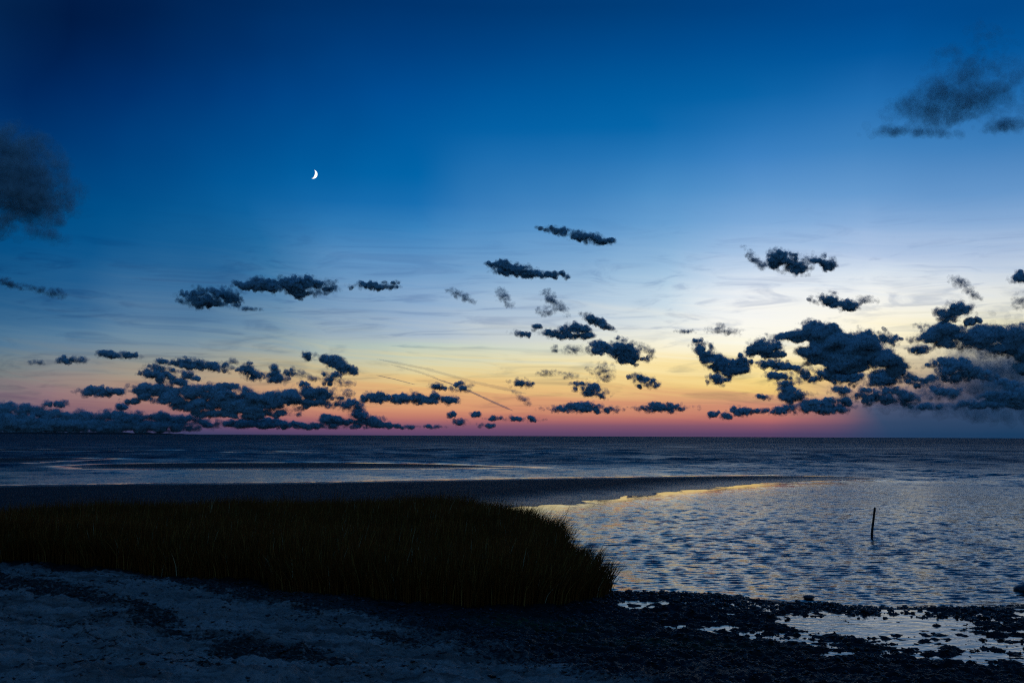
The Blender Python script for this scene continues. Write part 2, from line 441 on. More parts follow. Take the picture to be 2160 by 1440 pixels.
# ------------------------------------------------------------------ water
angs_w = np.concatenate([np.linspace(-80, -31, 30, endpoint=False), np.linspace(-31, 31, 540), np.linspace(31, 80, 31)[1:]])
rs_w = [9.5]
while rs_w[-1] < 60000: rs_w.append(rs_w[-1] + max(0.045, min(0.045 * (rs_w[-1] / 18) ** 1.7, rs_w[-1] * 0.15)))
rs_w = np.array(rs_w)
WX, WY = polar(rs_w, angs_w)
dr = np.gradient(rs_w)[:, None] * np.ones_like(WX)
nwob = fbm(WX * 0.12, WY * 0.12, octaves=3, seed=77)
sp = -sdist(WX, WY, SPIT)
bars = -np.maximum(np.maximum(sdist(WX, WY, BAR_A), sdist(WX, WY, BAR_B)), np.maximum(sdist(WX, WY, BAR_C), sdist(WX, WY, BAR_D)))
spw = 2.6 + 1.2 * nwob
lag_side = WY < np.interp(WX, [-30, 8, 17, 60], [38, 41, 47, 47])
calm = np.exp(-(np.maximum(sp, 0) / np.where(lag_side, spw, 0.55)) ** 2)
calm = np.maximum(calm, np.exp(-(np.maximum(bars, 0) / 1.3) ** 2) * 0.93)
calm = np.maximum(calm, 0.12 * sstep(80, 62, np.hypot(WX, WY)) * sstep(36, 44, WY) * sstep(22, 4, WX))
shorecalm = sstep(0.0, 0.9, -sdist(WX, WY, NEAR))
gust = sstep(-0.5, 0.5, fbm(WX * 0.05, WY * 0.02, octaves=3, seed=91))
WZ = np.zeros_like(WX)
rw = np.random.default_rng(5)
openf = sstep(40, 75, np.hypot(WX, WY))
wind = math.radians(-84)
WR = np.hypot(WX, WY)
for k in range(46):
    L = 0.17 * (7.0 / 0.17) ** (k / 45.0)
    for q in range(2):
        th = wind + rw.normal(0, 0.42)
        kx, ky = math.cos(th) * 2 * math.pi / L, math.sin(th) * 2 * math.pi / L
        st = 0.046 if L < 0.45 else (0.036 if L < 0.9 else 0.075)
        amp = st * L / (2 * math.pi)
        nyq = sstep(2.2, 4.5, L / np.maximum(dr, 0.042))
        Lmax = np.clip(np.where(WR < 40, WR * 0.016, 0.72 + (WR - 40) * 0.05), 0.24, 6.0)
        big = sstep(1.25, 0.85, L / Lmax)
        WZ += amp * nyq * big * np.sin(kx * WX + ky * WY + rw.uniform(0, 6.28))
shel = 1 - 0.45 * sstep(80, 62, WR) * sstep(36, 44, WY) * sstep(22, 4, WX)   # sheltered water behind the outer bars
WZ *= shel * (1 - calm) * (0.25 + 0.75 * shorecalm) * (0.65 + 0.35 * gust)

mt, nt, b, o = material('sea_water')
geo = nt.n('ShaderNodeNewGeometry'); pos = geo.outputs['Position']
px_, py_, pz_ = nt.sep(pos)
dist = nt.math('SQRT', nt.math('ADD', nt.math('MULTIPLY', px_, px_), nt.math('MULTIPLY', py_, py_)))
mp = nt.n('ShaderNodeMapping'); nt.put(mp.inputs['Vector'], pos)
mp.inputs['Rotation'].default_value = (0, 0, math.radians(6)); mp.inputs['Scale'].default_value = (0.60, 1.25, 1.0)
def slopes(scale, detail, rough, amp):
    nd = nt.n('ShaderNodeTexNoise'); nt.put(nd.inputs['Vector'], mp.outputs[0])
    nd.inputs['Scale'].default_value = scale; nd.inputs['Detail'].default_value = detail; nd.inputs['Roughness'].default_value = rough; nd.inputs['Distortion'].default_value = 0.3
    v = nt.n('ShaderNodeVectorMath', operation='SUBTRACT'); nt.put(v.inputs[0], nd.outputs['Color']); v.inputs[1].default_value = (0.5, 0.5, 0.5)
    m_ = nt.n('ShaderNodeVectorMath', operation='SCALE'); nt.put(m_.inputs[0], v.outputs[0]); nt.put(m_.inputs['Scale'], amp)
    return m_.outputs[0]
def vadd(a, b_):
    v = nt.n('ShaderNodeVectorMath', operation='ADD'); nt.put(v.inputs[0], a); nt.put(v.inputs[1], b_); return v.outputs[0]
opn = nt.maprange(dist, 30, 90)
lump = nt.noise(nt.comb(nt.math('MULTIPLY', px_, 0.045), nt.math('MULTIPLY', py_, 0.03), 0.0), 1.0, 4, 0.6)
amt = nt.math('SUBTRACT', 1.0, attr(nt, 'calm'))
amt = nt.math('MULTIPLY', amt, nt.maprange(lump, 0.3, 0.7, 0.7, 1.25))
sl = slopes(7.5, 3, 0.62, nt.math('MULTIPLY_ADD', opn, 0.0, 1.0))
sl = vadd(sl, slopes(0.55, 4, 0.6, nt.math('MULTIPLY_ADD', opn, 0.62, 0.15)))
sl = vadd(sl, slopes(0.22, 3, 0.65, nt.math('MULTIPLY', opn, 1.05)))
sl = vadd(sl, slopes(0.05, 3, 0.6, nt.math('MULTIPLY', opn, 0.55)))
sc_ = nt.n('ShaderNodeVectorMath', operation='SCALE'); nt.put(sc_.inputs[0], sl); nt.put(sc_.inputs['Scale'], amt)
fl = nt.n('ShaderNodeVectorMath', operation='MULTIPLY'); nt.put(fl.inputs[0], sc_.outputs[0]); fl.inputs[1].default_value = (0.8, 1.0, 0.0)
nrm = nt.n('ShaderNodeVectorMath', operation='NORMALIZE'); nt.put(nrm.inputs[0], vadd(geo.outputs['Normal'], fl.outputs[0]))
nt.t.links.new(nrm.outputs[0], b.inputs['Normal'])
b.inputs['Base Color'].default_value = (0.004, 0.010, 0.016, 1)
# ripples too small and far to resolve widen the gloss
ro = nt.math('ADD', nt.maprange(dist, 14, 40, 0.11, 0.19), nt.math('ADD', nt.maprange(dist, 40, 90, 0.0, 0.26), nt.maprange(dist, 110, 420, 0.0, 0.20)))
ro = nt.math('MULTIPLY', ro, nt.maprange(nt.noise(nt.comb(nt.math('MULTIPLY', px_, 0.10), nt.math('MULTIPLY', py_, 0.06), 2.0), 1.0, 5, 0.7), 0.35, 0.62, 0.70, 1.15))
nt.put(b.inputs['Roughness'], nt.math('MULTIPLY_ADD', nt.math('SUBTRACT', 1.0, attr(nt, 'calm')), ro, 0.015))
b.inputs['IOR'].default_value = 1.37
water_mat = mt

wf = gridfaces(*WX.shape)
wv = np.stack([WX, WY, WZ], -1).reshape(-1, 3)
fc = wv[wf].mean(1)
# the lagoon lies this side of the long spit and of the low lip that runs on from its tip
tipx, tipy = ground(1860, 1009)
lipx, lipy = ground(2160, 1015)
lip = np.interp(fc[:, 0], [-60, -5, tipx - 6, tipx, lipx, 200], [30, 38, tipy - 1.5, tipy, lipy, lipy - 3])
is_lag = fc[:, 1] < lip
# drop water that lies well under dry land
zt = terrain_z(fc[:, 0], fc[:, 1])
wet_face = zt < 0.05
def submesh(name, sel):
    fs = wf[sel]
    idx, inv = np.unique(fs, return_inverse=True)
    return mesh(name, wv[idx], inv.reshape(fs.shape), water_mat, attrs={'calm': calm.ravel()[idx]})
lag = tag(submesh('lagoon', is_lag & wet_face), 'shallow rippled lagoon between the beach and the long spit', None, None, 'structure')
sea = tag(submesh('sea', ~is_lag & wet_face), 'dark open sea running to the horizon', None, None, 'structure')

# rain and tide pools left standing on the mudflat
xs, ys = np.meshgrid(np.linspace(-4.5, 8.5, 261), np.linspace(6.4, 13.2, 171))
pf = gridfaces(*xs.shape)
pv = np.stack([xs, ys, np.full_like(xs, POOL_Z)], -1).reshape(-1, 3)
pc = pv[pf].mean(1)
keep = (sdist(pc[:, 0], pc[:, 1], NEAR) > 0.42) & (terrain_z(pc[:, 0], pc[:, 1]) < POOL_Z + 0.02) & (sdist(pc[:, 0], pc[:, 1], GRASS) < -0.1)
mt, nt, b, o = material('pool_water')
geo = nt.n('ShaderNodeNewGeometry'); pos = geo.outputs['Position']
mp = nt.n('ShaderNodeMapping'); nt.put(mp.inputs['Vector'], pos); mp.inputs['Scale'].default_value = (0.7, 1.3, 1.0)
bp = nt.n('ShaderNodeBump'); bp.inputs['Distance'].default_value = 1.0; bp.inputs['Strength'].default_value = 0.55
nt.put(bp.inputs['Height'], nt.math('MULTIPLY', nt.noise(mp.outputs[0], 6.0, 3, 0.5, 0.4), 0.012))
nt.t.links.new(bp.outputs[0], b.inputs['Normal'])
b.inputs['Base Color'].default_value = (0.006, 0.010, 0.014, 1); b.inputs['Roughness'].default_value = 0.03; b.inputs['IOR'].default_value = 1.333
fs = pf[keep]; idx, inv = np.unique(fs, return_inverse=True)
tag(mesh('tide_pool', pv[idx], inv.reshape(fs.shape), mt), 'still shallow pools left standing on the mudflat', None, None, 'structure')

# ------------------------------------------------------------------ far headland
mt, nt, b, o = material('headland')
b.inputs['Base Color'].default_value = (0.02, 0.025, 0.02, 1); b.inputs['Roughness'].default_value = 1.0
hd = 7000.0
pxs = np.linspace(-900, 420, 260)
vs = []
for row, (dd, hh) in enumerate([(0, 0.0), (30, 1.0), (160, 1.25), (400, 0.0)]):
    for i, p in enumerate(pxs):
        v = ray(p, 915); s = (hd + dd) / v[1]
        env = 2.4 * min(1, max(0.0, (430 - p) / 90)) ** 0.7 if p > 335 else 3.3
        hgt_ = hh * env * (1 + 0.22 * float(vnoise(i * 0.35, row * 3.1, seed=4)) + 0.15 * float(vnoise(i * 0.9, row * 7.7, seed=9))) * hd / 2100
        vs.append((v[0] * s, v[1] * s, hgt_ - 0.5))
tag(mesh('headland', np.array(vs), gridfaces(4, len(pxs)), mt), 'low dark wooded headland on the far horizon', None, None, 'structure')

# ------------------------------------------------------------------ clouds
def cloud_mat(name, alpha, colr, lobe=True):
    mt, nt, b, o = material(name)
    nt.t.nodes.remove(b)
    d = nt.n('ShaderNodeBsdfDiffuse'); d.inputs['Color'].default_value = colr
    if lobe:
        at = nt.n('ShaderNodeAttribute'); at.attribute_name = 'lobe'
        nt.t.links.new(at.outputs['Vector'], d.inputs['Normal'])
    if alpha < 1:
        tr = nt.n('ShaderNodeBsdfTransparent'); mx = nt.n('ShaderNodeMixShader')
        mx.inputs[0].default_value = alpha
        nt.t.links.new(tr.outputs[0], mx.inputs[1]); nt.t.links.new(d.outputs[0], mx.inputs[2])
        nt.t.links.new(mx.outputs[0], o.inputs['Surface'])
    else:
        nt.t.links.new(d.outputs[0], o.inputs['Surface'])
    return mt
CC = (0.55, 0.90, 1.0, 1)
M_CORE = cloud_mat('cloud_core', 0.45, CC)
M_BODY = cloud_mat('cloud_body', 0.11, CC)
M_EDGE = cloud_mat('cloud_edge', 0.045, CC)
M_SOFT = cloud_mat('cloud_soft', 0.030, CC)
M_SOFT_DARK = cloud_mat('cloud_soft_dense', 0.045, CC)
M_HAZE = cloud_mat('cloud_haze', 0.050, CC)

OCT_V = np.array([(1, 0, 0), (-1, 0, 0), (0, 1, 0), (0, -1, 0), (0, 0, 1), (0, 0, -1)], float)
OCT_F = np.array([(0, 2, 4), (2, 1, 4), (1, 3, 4), (3, 0, 4), (2, 0, 5), (1, 2, 5), (3, 1, 5), (0, 3, 5)])
_g = (1 + 5 ** 0.5) / 2
ICO_V = np.array([(-1, _g, 0), (1, _g, 0), (-1, -_g, 0), (1, -_g, 0), (0, -1, _g), (0, 1, _g), (0, -1, -_g), (0, 1, -_g), (_g, 0, -1), (_g, 0, 1), (-_g, 0, -1), (-_g, 0, 1)], float)
ICO_V /= np.linalg.norm(ICO_V[0])
ICO_F = np.array([(0, 11, 5), (0, 5, 1), (0, 1, 7), (0, 7, 10), (0, 10, 11), (1, 5, 9), (5, 11, 4), (11, 10, 2), (10, 7, 6), (7, 1, 8), (3, 9, 4), (3, 4, 2), (3, 2, 6), (3, 6, 8), (3, 8, 9), (4, 9, 5), (2, 4, 11), (6, 2, 10), (8, 6, 7), (9, 8, 1)])

def puffs(P, rad, sq, V, F, N, VD):
    n = len(P)
    th = R.uniform(0, 6.28, n); c, s = np.cos(th), np.sin(th)
    v = V[None] * (rad[:, None, None] * sq[:, None, :])
    v = np.stack([v[..., 0] * c[:, None] - v[..., 2] * s[:, None], v[..., 1], v[..., 0] * s[:, None] + v[..., 2] * c[:, None]], -1)
    nn = v / np.linalg.norm(v, axis=-1)[..., None] * 0.22 + N[:, None, :] * 0.42 + VD * 0.55
    nn /= np.linalg.norm(nn, axis=-1)[..., None]
    v = v + P[:, None, :]
    f = F[None] + (np.arange(n) * len(V))[:, None, None]
    return v.reshape(-1, 3), f.reshape(-1, 3), nn.reshape(-1, 3)

STYLE = {   # puffs per area, raggedness, warp, smallest, growth, largest
 'c':     (0.70, 0.88, 1.05, 2.2, 3.5, 4.2),
 'big':   (1.00, 0.72, 0.80, 1.4, 4.0, 4.2),
 'bank':  (1.00, 0.50, 0.75, 1.5, 4.0, 4.4),
 'thin':  (0.75, 0.95, 1.05, 2.0, 3.0, 3.4),
 'wispy': (0.55, 1.05, 1.20, 2.2, 2.0, 3.2),
 'soft':  (0.022, 1.30, 1.10, 7.0, 6.0, 13.0),
 'dense soft': (0.050, 1.05, 1.05, 7.0, 6.0, 13.0),
 'faint': (0.05, 0.85, 0.90, 6.0, 5.0, 10.0),
 'haze':  (0.014, 0.45, 0.60, 6.0, 12.0, 20.0),
}
def cloud(label, blobs, style='c', seed=0, alt=None):
    """A cloud as a fractal swarm of vapour puffs round a few lobes; sizes are angles (1/2100 rad)."""
    dens, rag, warp, rmin, grow, rmax = STYLE[style]
    tear = 0.12 if style in ('bank', 'haze', 'big') else 0.40
    B = np.array([(b_ + (0,) if len(b_) == 4 else b_) for b_ in blobs], float)
    c0 = np.array([B[:, 0].mean(), B[:, 1].mean()])
    e = math.radians(max(elev(*c0), 0.6))
    d = alt or min(max(1100.0 / math.sin(e), 2500.0), 34000.0)
    u = d / FPX
    area = math.pi * B[:, 2] * B[:, 3]
    med = float((area * B[:, 3]).sum() / area.sum())
    N = int(max(300, area.sum() * dens * 1.7))
    k = R.choice(len(B), N, p=area / area.sum())
    q = R.normal(size=(N, 3)); q /= np.linalg.norm(q, axis=1)[:, None]; q *= (R.uniform(0, 1, N) ** 0.40)[:, None] * 1.5
    rx, ry = B[k, 2], B[k, 3]; rz = np.minimum(rx, ry * 1.6); an = np.radians(B[k, 4])
    a, bb, cz = q[:, 0] * rx, q[:, 1] * ry, q[:, 2] * rz
    x = B[k, 0] - c0[0] + a * np.cos(an) - bb * np.sin(an)
    y = B[k, 1] - c0[1] + a * np.sin(an) + bb * np.cos(an)
    # lobes bent by noise so outlines billow and tear
    s1 = max(7.0, 1.1 * med)
    wx = x + warp * s1 * fbm(x / s1, y / s1, cz / s1 * 0.5, 4, 0.55, seed + 1)
    wy = y + warp * 0.75 * s1 * fbm(x / s1, y / s1, cz / s1 * 0.5, 4, 0.55, seed + 9)
    f = np.full(N, -9.0); L = np.zeros((N, 3))
    for (bx_, by_, brx, bry, ban) in B:
        ca, sa = math.cos(math.radians(ban)), math.sin(math.radians(ban))
        dx, dy = wx - (bx_ - c0[0]), wy - (by_ - c0[1])
        la, lb, lc = (dx * ca + dy * sa) / brx, (-dx * sa + dy * ca) / bry, cz / min(brx, bry * 1.6)
        lb = np.where(lb > 0, lb * 1.12, lb)                       # flatter underneath
        qq = np.sqrt(la * la + lb * lb + lc * lc)
        v = (1 - qq) * min(1.25, 0.40 + bry / 28.0)
        if style in ('soft', 'dense soft', 'faint'): v = v * 0.75
        better = v > f
        f = np.where(better, v, f)
        L = np.where(better[:, None], np.stack([la, lb, lc], -1), L)
    n1 = fbm(x / (s1 * 1.35), y / (s1 * 0.72), cz / s1 * 0.6, 5, 0.52, seed + 17)
    s2 = max(5.0, s1 * 0.55)
    fil = 1 - 2.2 * np.abs(fbm((x + 0.5 * y) / (s2 * 1.6), y / (s2 * 0.8), cz / s2 * 0.4, 3, 0.5, seed + 23))   # torn filaments
    f = f + rag * n1 + tear * fil + (0.0 if style in ('c', 'thin') else 0.06)
    f = f + 0.04
    ok = (f > 0.0) & (R.uniform(0, 1, N) < np.clip(0.25 + f * 2.2, 0, 1))
    x, y, cz, f, L, n1 = x[ok], y[ok], cz[ok], f[ok], L[ok], n1[ok]
    rad = np.clip(rmin + f * grow, rmin, rmax) * R.uniform(0.65, 1.25, len(f))
    D = ray(*c0); D = D / np.linalg.norm(D)
    C0 = EYE + D * d
    rgt = np.cross(D, [0, 0, 1]); rgt /= np.linalg.norm(rgt); upv = np.cross(rgt, D)
    P = (rgt[None] * x[:, None] - upv[None] * y[:, None] + D[None] * cz[:, None]) * u
    LN = rgt[None] * L[:, :1] - upv[None] * L[:, 1:2] + D[None] * L[:, 2:]
    LN /= np.linalg.norm(LN, axis=1)[:, None] + 1e-6
    sq = np.stack([R.uniform(0.9, 1.5, len(f)), R.uniform(0.9, 1.3, len(f)), R.uniform(0.6, 1.0, len(f))], -1)
    Vs, Fs, Ms, Ns = [], [], [], []; off = 0
    bigp = rad > 2.3
    for sel, V0, F0 in ((bigp, ICO_V, ICO_F), (~bigp, OCT_V, OCT_F)):
        if sel.sum() == 0: continue
        v, ff, nn = puffs(P[sel], rad[sel] * u, sq[sel], V0, F0, LN[sel], np.array([-D[0], -D[1], 0.25]))
        Vs.append(v); Fs.append(ff + off); Ns.append(nn); off += len(v)
        fz = f[sel]
        mi = np.where(fz > 0.66, 0, np.where(fz > 0.34, 1, 2)) if style in ('c', 'thin', 'big', 'bank') else (np.where(fz > 0.9, 0, 1) if style == 'wispy' else np.zeros(sel.sum()))
        Ms.append(np.repeat(mi, len(F0)))
    mats = {'soft': [M_SOFT], 'dense soft': [M_SOFT_DARK], 'faint': [M_SOFT], 'haze': [M_HAZE], 'wispy': [M_BODY, M_EDGE]}.get(style, [M_CORE, M_BODY, M_EDGE])
    Fa = np.concatenate(Fs)
    ob = mesh('cloud', np.concatenate(Vs), Fa, mats, True, np.concatenate(Ms), loc=tuple(C0), vattrs={'lobe': np.concatenate(Ns)})
    tag(ob, label, 'cloud', 'dark clouds in the twilight sky')
    global NTRI
    NTRI += len(Fa)
    return ob
NTRI = 0

CLOUDS = [
 # high soft ones
 ("big blurred dark cloud cut off by the left edge high in the sky", [(0,350,80,60),(45,385,85,58,20),(100,408,58,34,20),(136,425,28,15),(20,310,40,18),(25,440,60,36),(-20,400,70,70)], 'dense soft'),
 ("small blurred scrap just under the big soft cloud at the left edge", [(85,490,40,9,8),(112,464,16,9)], 'soft'),
 ("big blurred grey cloud alone in the blue at upper right", [(2050,148,60,48,-30),(2005,195,90,42,-12),(2060,205,75,36),(1950,222,90,24,-6),(2115,195,60,17,-14),(1990,242,70,18),(2085,240,60,18)], 'soft'),
 ("thin wisp trailing below the left end of the blurred upper right cloud", [(1890,272,28,7),(1955,283,45,5,8)], 'faint'),
 ("thin wisp trailing below the right end of the blurred upper right cloud", [(2120,265,32,9)], 'faint'),
 ("thin dark streak at the left edge, level with the long cloud below the moon", [(14,598,26,8,10),(62,607,32,5,8),(105,613,20,8,8)], 'wispy'),
 ("left lobe of the cloud row under the moon, sloping bank with flat base", [(440,633,50,13,4),(465,617,38,13),(420,608,10,5)], 'c'),
 ("longest cloud of the row under the moon, flat and dark", [(560,603,55,9),(625,600,72,16),(650,618,28,9),(525,604,30,6)], 'c'),
 ("right end scrap of the cloud row under the moon", [(788,604,40,7),(832,597,8,4,-30)], 'c'),
 ("tiny flat sliver beneath the left lobe of the row under the moon", [(525,652,22,3)], 'wispy'),
 ("smooth lens shaped cloud standing highest in the middle of the sky", [(1190,487,44,6,8),(1235,501,48,10,10),(1285,510,20,4,5)], 'c'),
 ("ragged flat cloud below and left of the lens shaped cloud", [(1040,559,22,5),(1080,570,42,11),(1110,575,50,9,6),(1065,557,15,8),(1150,578,30,6,5),(1188,581,14,6,20)], 'thin'),
 ("faint slanting curl of vapour, left of two beside the torn triangular cloud", [(970,622,24,7,25),(990,632,16,5,20)], 'wispy'),
 ("faint upright curl of vapour just left of the torn triangular cloud", [(1055,622,14,12,40),(1068,636,16,9,40)], 'wispy'),
 ("torn triangular cloud leaning right over the middle of the sea", [(1155,627,13,13),(1176,644,24,10,38),(1155,656,18,9)], 'wispy'),
 ("dark slanting cloud just right of the torn triangular cloud", [(1260,679,32,8,28)], 'c'),
 ("dark flat cloud directly beneath the torn triangular cloud", [(1195,703,46,10),(1215,694,25,10),(1237,710,12,9)], 'c'),
 ("thin tilted sliver left of the flat cloud in the middle", [(1098,704,20,5,10)], 'c'),
 ("tiny dot of cloud above the thin tilted sliver in the middle", [(1132,692,9,5)], 'c'),
 ("ragged lump touching the left of the round tufted cloud", [(1264,735,20,15)], 'c'),
 ("round tufted dark cloud in the yellow sky right of the middle", [(1325,744,38,17,12),(1312,730,22,13),(1332,762,24,6)], 'c'),
 ("arched wisp hooked over the right of the round tufted cloud", [(1358,731,18,6,35),(1377,746,7,14,-20)], 'wispy'),
 ("tiny loose speck farthest left of the round tufted cloud", [(1172,735,8,6)], 'wispy'),
 ("loose wisp just left of the ragged lump by the round tufted cloud", [(1213,737,22,8)], 'wispy'),
 ("small flat scrap in the yellow sky left of the torn wisp cluster", [(1160,786,21,6)], 'wispy'),
 ("little scrap between the flat scrap and the torn wisp cluster", [(1201,792,14,6)], 'wispy'),
 ("torn cluster of wisps in the yellow sky above the slanting egg cloud", [(1250,781,22,6),(1278,782,18,14,40),(1265,800,22,6)], 'wispy'),
 ("small dark slanting cloud in the yellow sky, highest of two alike ovals", [(1360,804,26,11,14)], 'c'),
 ("small dark slanting cloud in the yellow sky, lower of two alike ovals", [(1247,824,34,11,14)], 'c'),
 ("small knobbly cloud in the orange beside the contrail end", [(1098,809,20,9)], 'c'),
 ("wispy thread hanging under the small knobbly cloud", [(1095,836,14,5,40),(1112,848,8,5,60)], 'wispy'),
 ("long flat dark cloud low in the orange right of the middle", [(1230,862,70,7),(1225,855,32,6)], 'c'),
 ("second long flat cloud low in the orange, farther right", [(1400,861,54,7),(1390,855,26,5)], 'c'),
 ("thin dark bar in the pink just above the middle horizon", [(1085,883,46,4)], 'c'),
 ("pale grey sliver high in the white glow", [(1450,699,20,4)], 'wispy'),
 ("small peaked wispy cloud in the white glow left of the giant cloud", [(1530,699,32,7,5),(1518,690,8,9)], 'wispy'),
 ("bumpy dark cloud in the bright blue high above the giant cloud", [(1645,545,25,17),(1680,560,28,12),(1722,552,32,13,12),(1690,573,16,8),(1746,562,14,6,15)], 'c'),
 ("thin veil left of the bumpy cloud high above the giant cloud", [(1588,541,22,7,45),(1602,556,18,8,30)], 'wispy'),
 ("dark double cloud in the white glow above the giant cloud", [(1745,631,24,12),(1768,640,30,10,10)], 'c'),
 ("wispy scrap off the right end of the double cloud above the giant", [(1830,632,18,6,10),(1814,639,16,6,-20)], 'wispy'),
 ("torn slanting scrap in the white glow at far right", [(2030,598,20,9,32),(2050,622,14,6,30)], 'wispy'),
 ("small cloud cut by the right edge, upper one", [(2152,587,18,10)], 'c'),
 ("small cloud cut by the right edge, lower one", [(2157,636,14,14)], 'wispy'),
 ("dark knob standing on top of the broad cloud at the right edge", [(2020,654,30,16),(2003,666,18,9),(2047,680,12,6)], 'c'),
 ("broad dark cloud reaching the right edge of the sky", [(1985,703,36,20),(2010,695,25,14),(1995,726,24,10),(2060,717,60,24),(2125,715,48,24),(2155,742,34,30),(2105,738,56,18),(2150,770,30,18)], 'big'),
 ("small dark tuft left of the broad cloud at the right edge", [(1935,738,19,8)], 'c'),
 ("heavy round cloud beneath the broad cloud at the right edge", [(2008,783,36,26),(1968,784,26,8)], 'c'),
 ("small dark tuft between the giant cloud and the broad right edge cloud", [(1876,714,19,11,28)], 'c'),
 ("giant dark domed cloud right of the middle, largest of the right half", [(1735,700,40,20),(1690,707,52,14),(1655,708,22,8),(1770,723,60,24),(1812,735,52,28),(1845,757,48,28),(1770,758,70,24),(1722,740,34,20),(1868,775,32,14),(1790,776,70,14),(1700,762,26,7)], 'big'),
 ("dark lump just left of the giant cloud", [(1615,733,33,17),(1598,742,18,8),(1640,741,16,7)], 'c'),
 ("curving dark cloud with turret tops farther left of the giant cloud", [(1478,736,18,14),(1493,748,26,15,30),(1515,764,26,14,20),(1542,772,32,13),(1563,766,16,18),(1530,782,32,10)], 'c'),
 ("small dark ball beneath the curving turreted cloud", [(1514,800,18,11)], 'c'),
 ("ragged shred between the turreted cloud and the giant cloud", [(1627,768,24,8),(1655,775,20,5),(1680,780,18,4,15)], 'c'),
 ("flat lump under the ragged shred left of the giant cloud", [(1640,792,28,8)], 'c'),
 ("thin dark bar in the yellow sky left below the giant cloud", [(1655,808,24,5)], 'c'),
 ("ragged cloud hanging from the underside of the giant cloud", [(1755,793,50,10,10),(1785,800,26,12),(1708,800,16,9)], 'c'),
 ("dark shelf under the right end of the giant cloud", [(1865,798,46,16),(1885,788,36,12)], 'c'),
 ("peaked dark cloud in the orange below the giant cloud's left end", [(1672,834,34,12),(1660,825,16,13)], 'c'),
 ("steep slanting cloud below the middle of the giant cloud", [(1780,833,30,16,42)], 'c'),
 ("wide dark lump low under the giant cloud's right end", [(1852,834,48,16)], 'c'),
 ("flat dark cloud right of the shelf under the giant cloud", [(1950,806,32,9)], 'c'),
 ("two tier knob low at right, beside the wide dark lump", [(1918,841,20,11),(1912,828,13,8)], 'c'),
 ("grey lump low at right under the heavy round cloud", [(1987,827,34,12)], 'c'),
 ("long low grey bar beneath the lumps at lower right", [(1957,858,44,7)], 'bank'),
 ("tiny cap cloud left of the peaked cloud in the orange", [(1613,838,16,5)], 'c'),
 ("long lumpy cloud in the pink under the giant cloud", [(1710,861,52,9),(1716,853,28,8)], 'c'),
 ("flat lump left of the long lumpy cloud in the pink", [(1645,868,28,6)], 'c'),
 ("small dark dome low in the pink with faint tail", [(1562,868,20,8),(1592,866,22,5)], 'c'),
 ("tiny dark scrap low in the pink, larger of a pair", [(1507,875,14,5)], 'c'),
 ("tiny dark scrap low in the pink, smaller right one of a pair", [(1532,878,10,4)], 'c'),
 ("dark low lump right of the long lumpy cloud in the pink", [(1764,861,24,7),(1752,848,16,6)], 'c'),
 ("dark ragged bar across the hazy bank at the lower right edge", [(2095,850,80,10),(2145,838,40,18),(2095,833,28,10),(2130,815,40,9)], 'bank'),
 ("little dark patch inside the hazy bank at lower right", [(2080,793,16,8)], 'c'),
 # low bank on the left
 ("small dark oval cloud alone at far left above the low bank", [(148,760,23,7)], 'c'),
 ("short flat cloud right of the lone oval at far left", [(226,746,15,7),(246,750,18,4),(264,750,22,6)], 'c'),
 ("faint smudge left of the lone oval at far left", [(77,764,12,4)], 'wispy'),
 ("ragged cloud above the left end of the largest low left cloud", [(328,790,26,11,12),(345,798,18,7),(338,777,24,4,10)], 'c'),
 ("long tilted cloud in the row above the largest low left cloud", [(385,763,20,8),(408,769,30,8),(448,771,34,9,8),(350,766,16,5)], 'c'),
 ("small lump under the long tilted cloud at left", [(390,790,17,8)], 'c'),
 ("tiny sliver right of the small lump under the long tilted cloud", [(415,798,13,4)], 'c'),
 ("tiny puff off the right end of the long tilted cloud at left", [(488,764,11,6)], 'wispy'),
 ("squat ragged cloud over the middle of the largest low left cloud", [(530,786,26,12,15),(523,773,12,7)], 'thin'),
 ("upright ragged cloud right of the squat one at left", [(576,782,12,15),(587,797,16,10)], 'c'),
 ("little tuft right of the upright ragged cloud", [(614,783,13,8)], 'thin'),
 ("faint puff second to the right of the upright ragged cloud", [(640,789,11,7)], 'wispy'),
 ("forked cloud highest over the right end of the low left clouds", [(650,752,12,7,20),(680,757,16,8),(702,763,26,11,10),(728,776,26,9,22)], 'c'),
 ("small ragged lump under the forked cloud", [(696,796,17,11)], 'c'),
 ("tiny wisp left of the small lump under the forked cloud", [(662,798,11,5)], 'wispy'),
 ("small scrap right of the lump under the forked cloud", [(730,808,17,7)], 'wispy'),
 ("small scrap directly above the stepped dark tower", [(735,828,13,6)], 'wispy'),
 ("flat toothed cloud at far left between the lone oval and the low bank", [(213,827,36,8),(190,823,12,5),(246,825,13,7)], 'c'),
 ("tiny dark sliver just above the low bank at far left", [(112,851,21,5)], 'c'),
 ("largest cloud of the low left, wide and many turreted", [(315,826,26,13),(350,820,30,13),(390,812,18,8),(360,840,60,15),(420,830,40,18),(475,812,22,9),(470,835,50,18),(520,835,30,14),(560,842,60,16),(600,835,35,18),(640,824,34,16),(680,825,30,14),(650,846,62,12),(520,860,90,12),(430,857,60,12),(480,873,100,7),(560,869,60,8),(310,848,30,5),(480,850,110,14)], 'big'),
 ("stepped dark tower right of the largest low left cloud", [(740,853,20,12),(757,864,15,10),(758,878,20,10)], 'c'),
 ("long dark cloud bank along the left horizon reaching the left edge", [(40,866,44,12),(40,856,16,8),(85,868,40,9),(150,878,64,12),(245,863,13,9),(250,878,54,12),(312,876,42,10),(362,881,42,9),(30,890,80,18),(130,893,90,15),(250,894,90,12),(345,892,70,10),(402,889,34,5),(60,902,150,8),(230,903,140,7),(-40,895,60,14),(120,894,160,16),(300,897,120,11)], 'bank'),
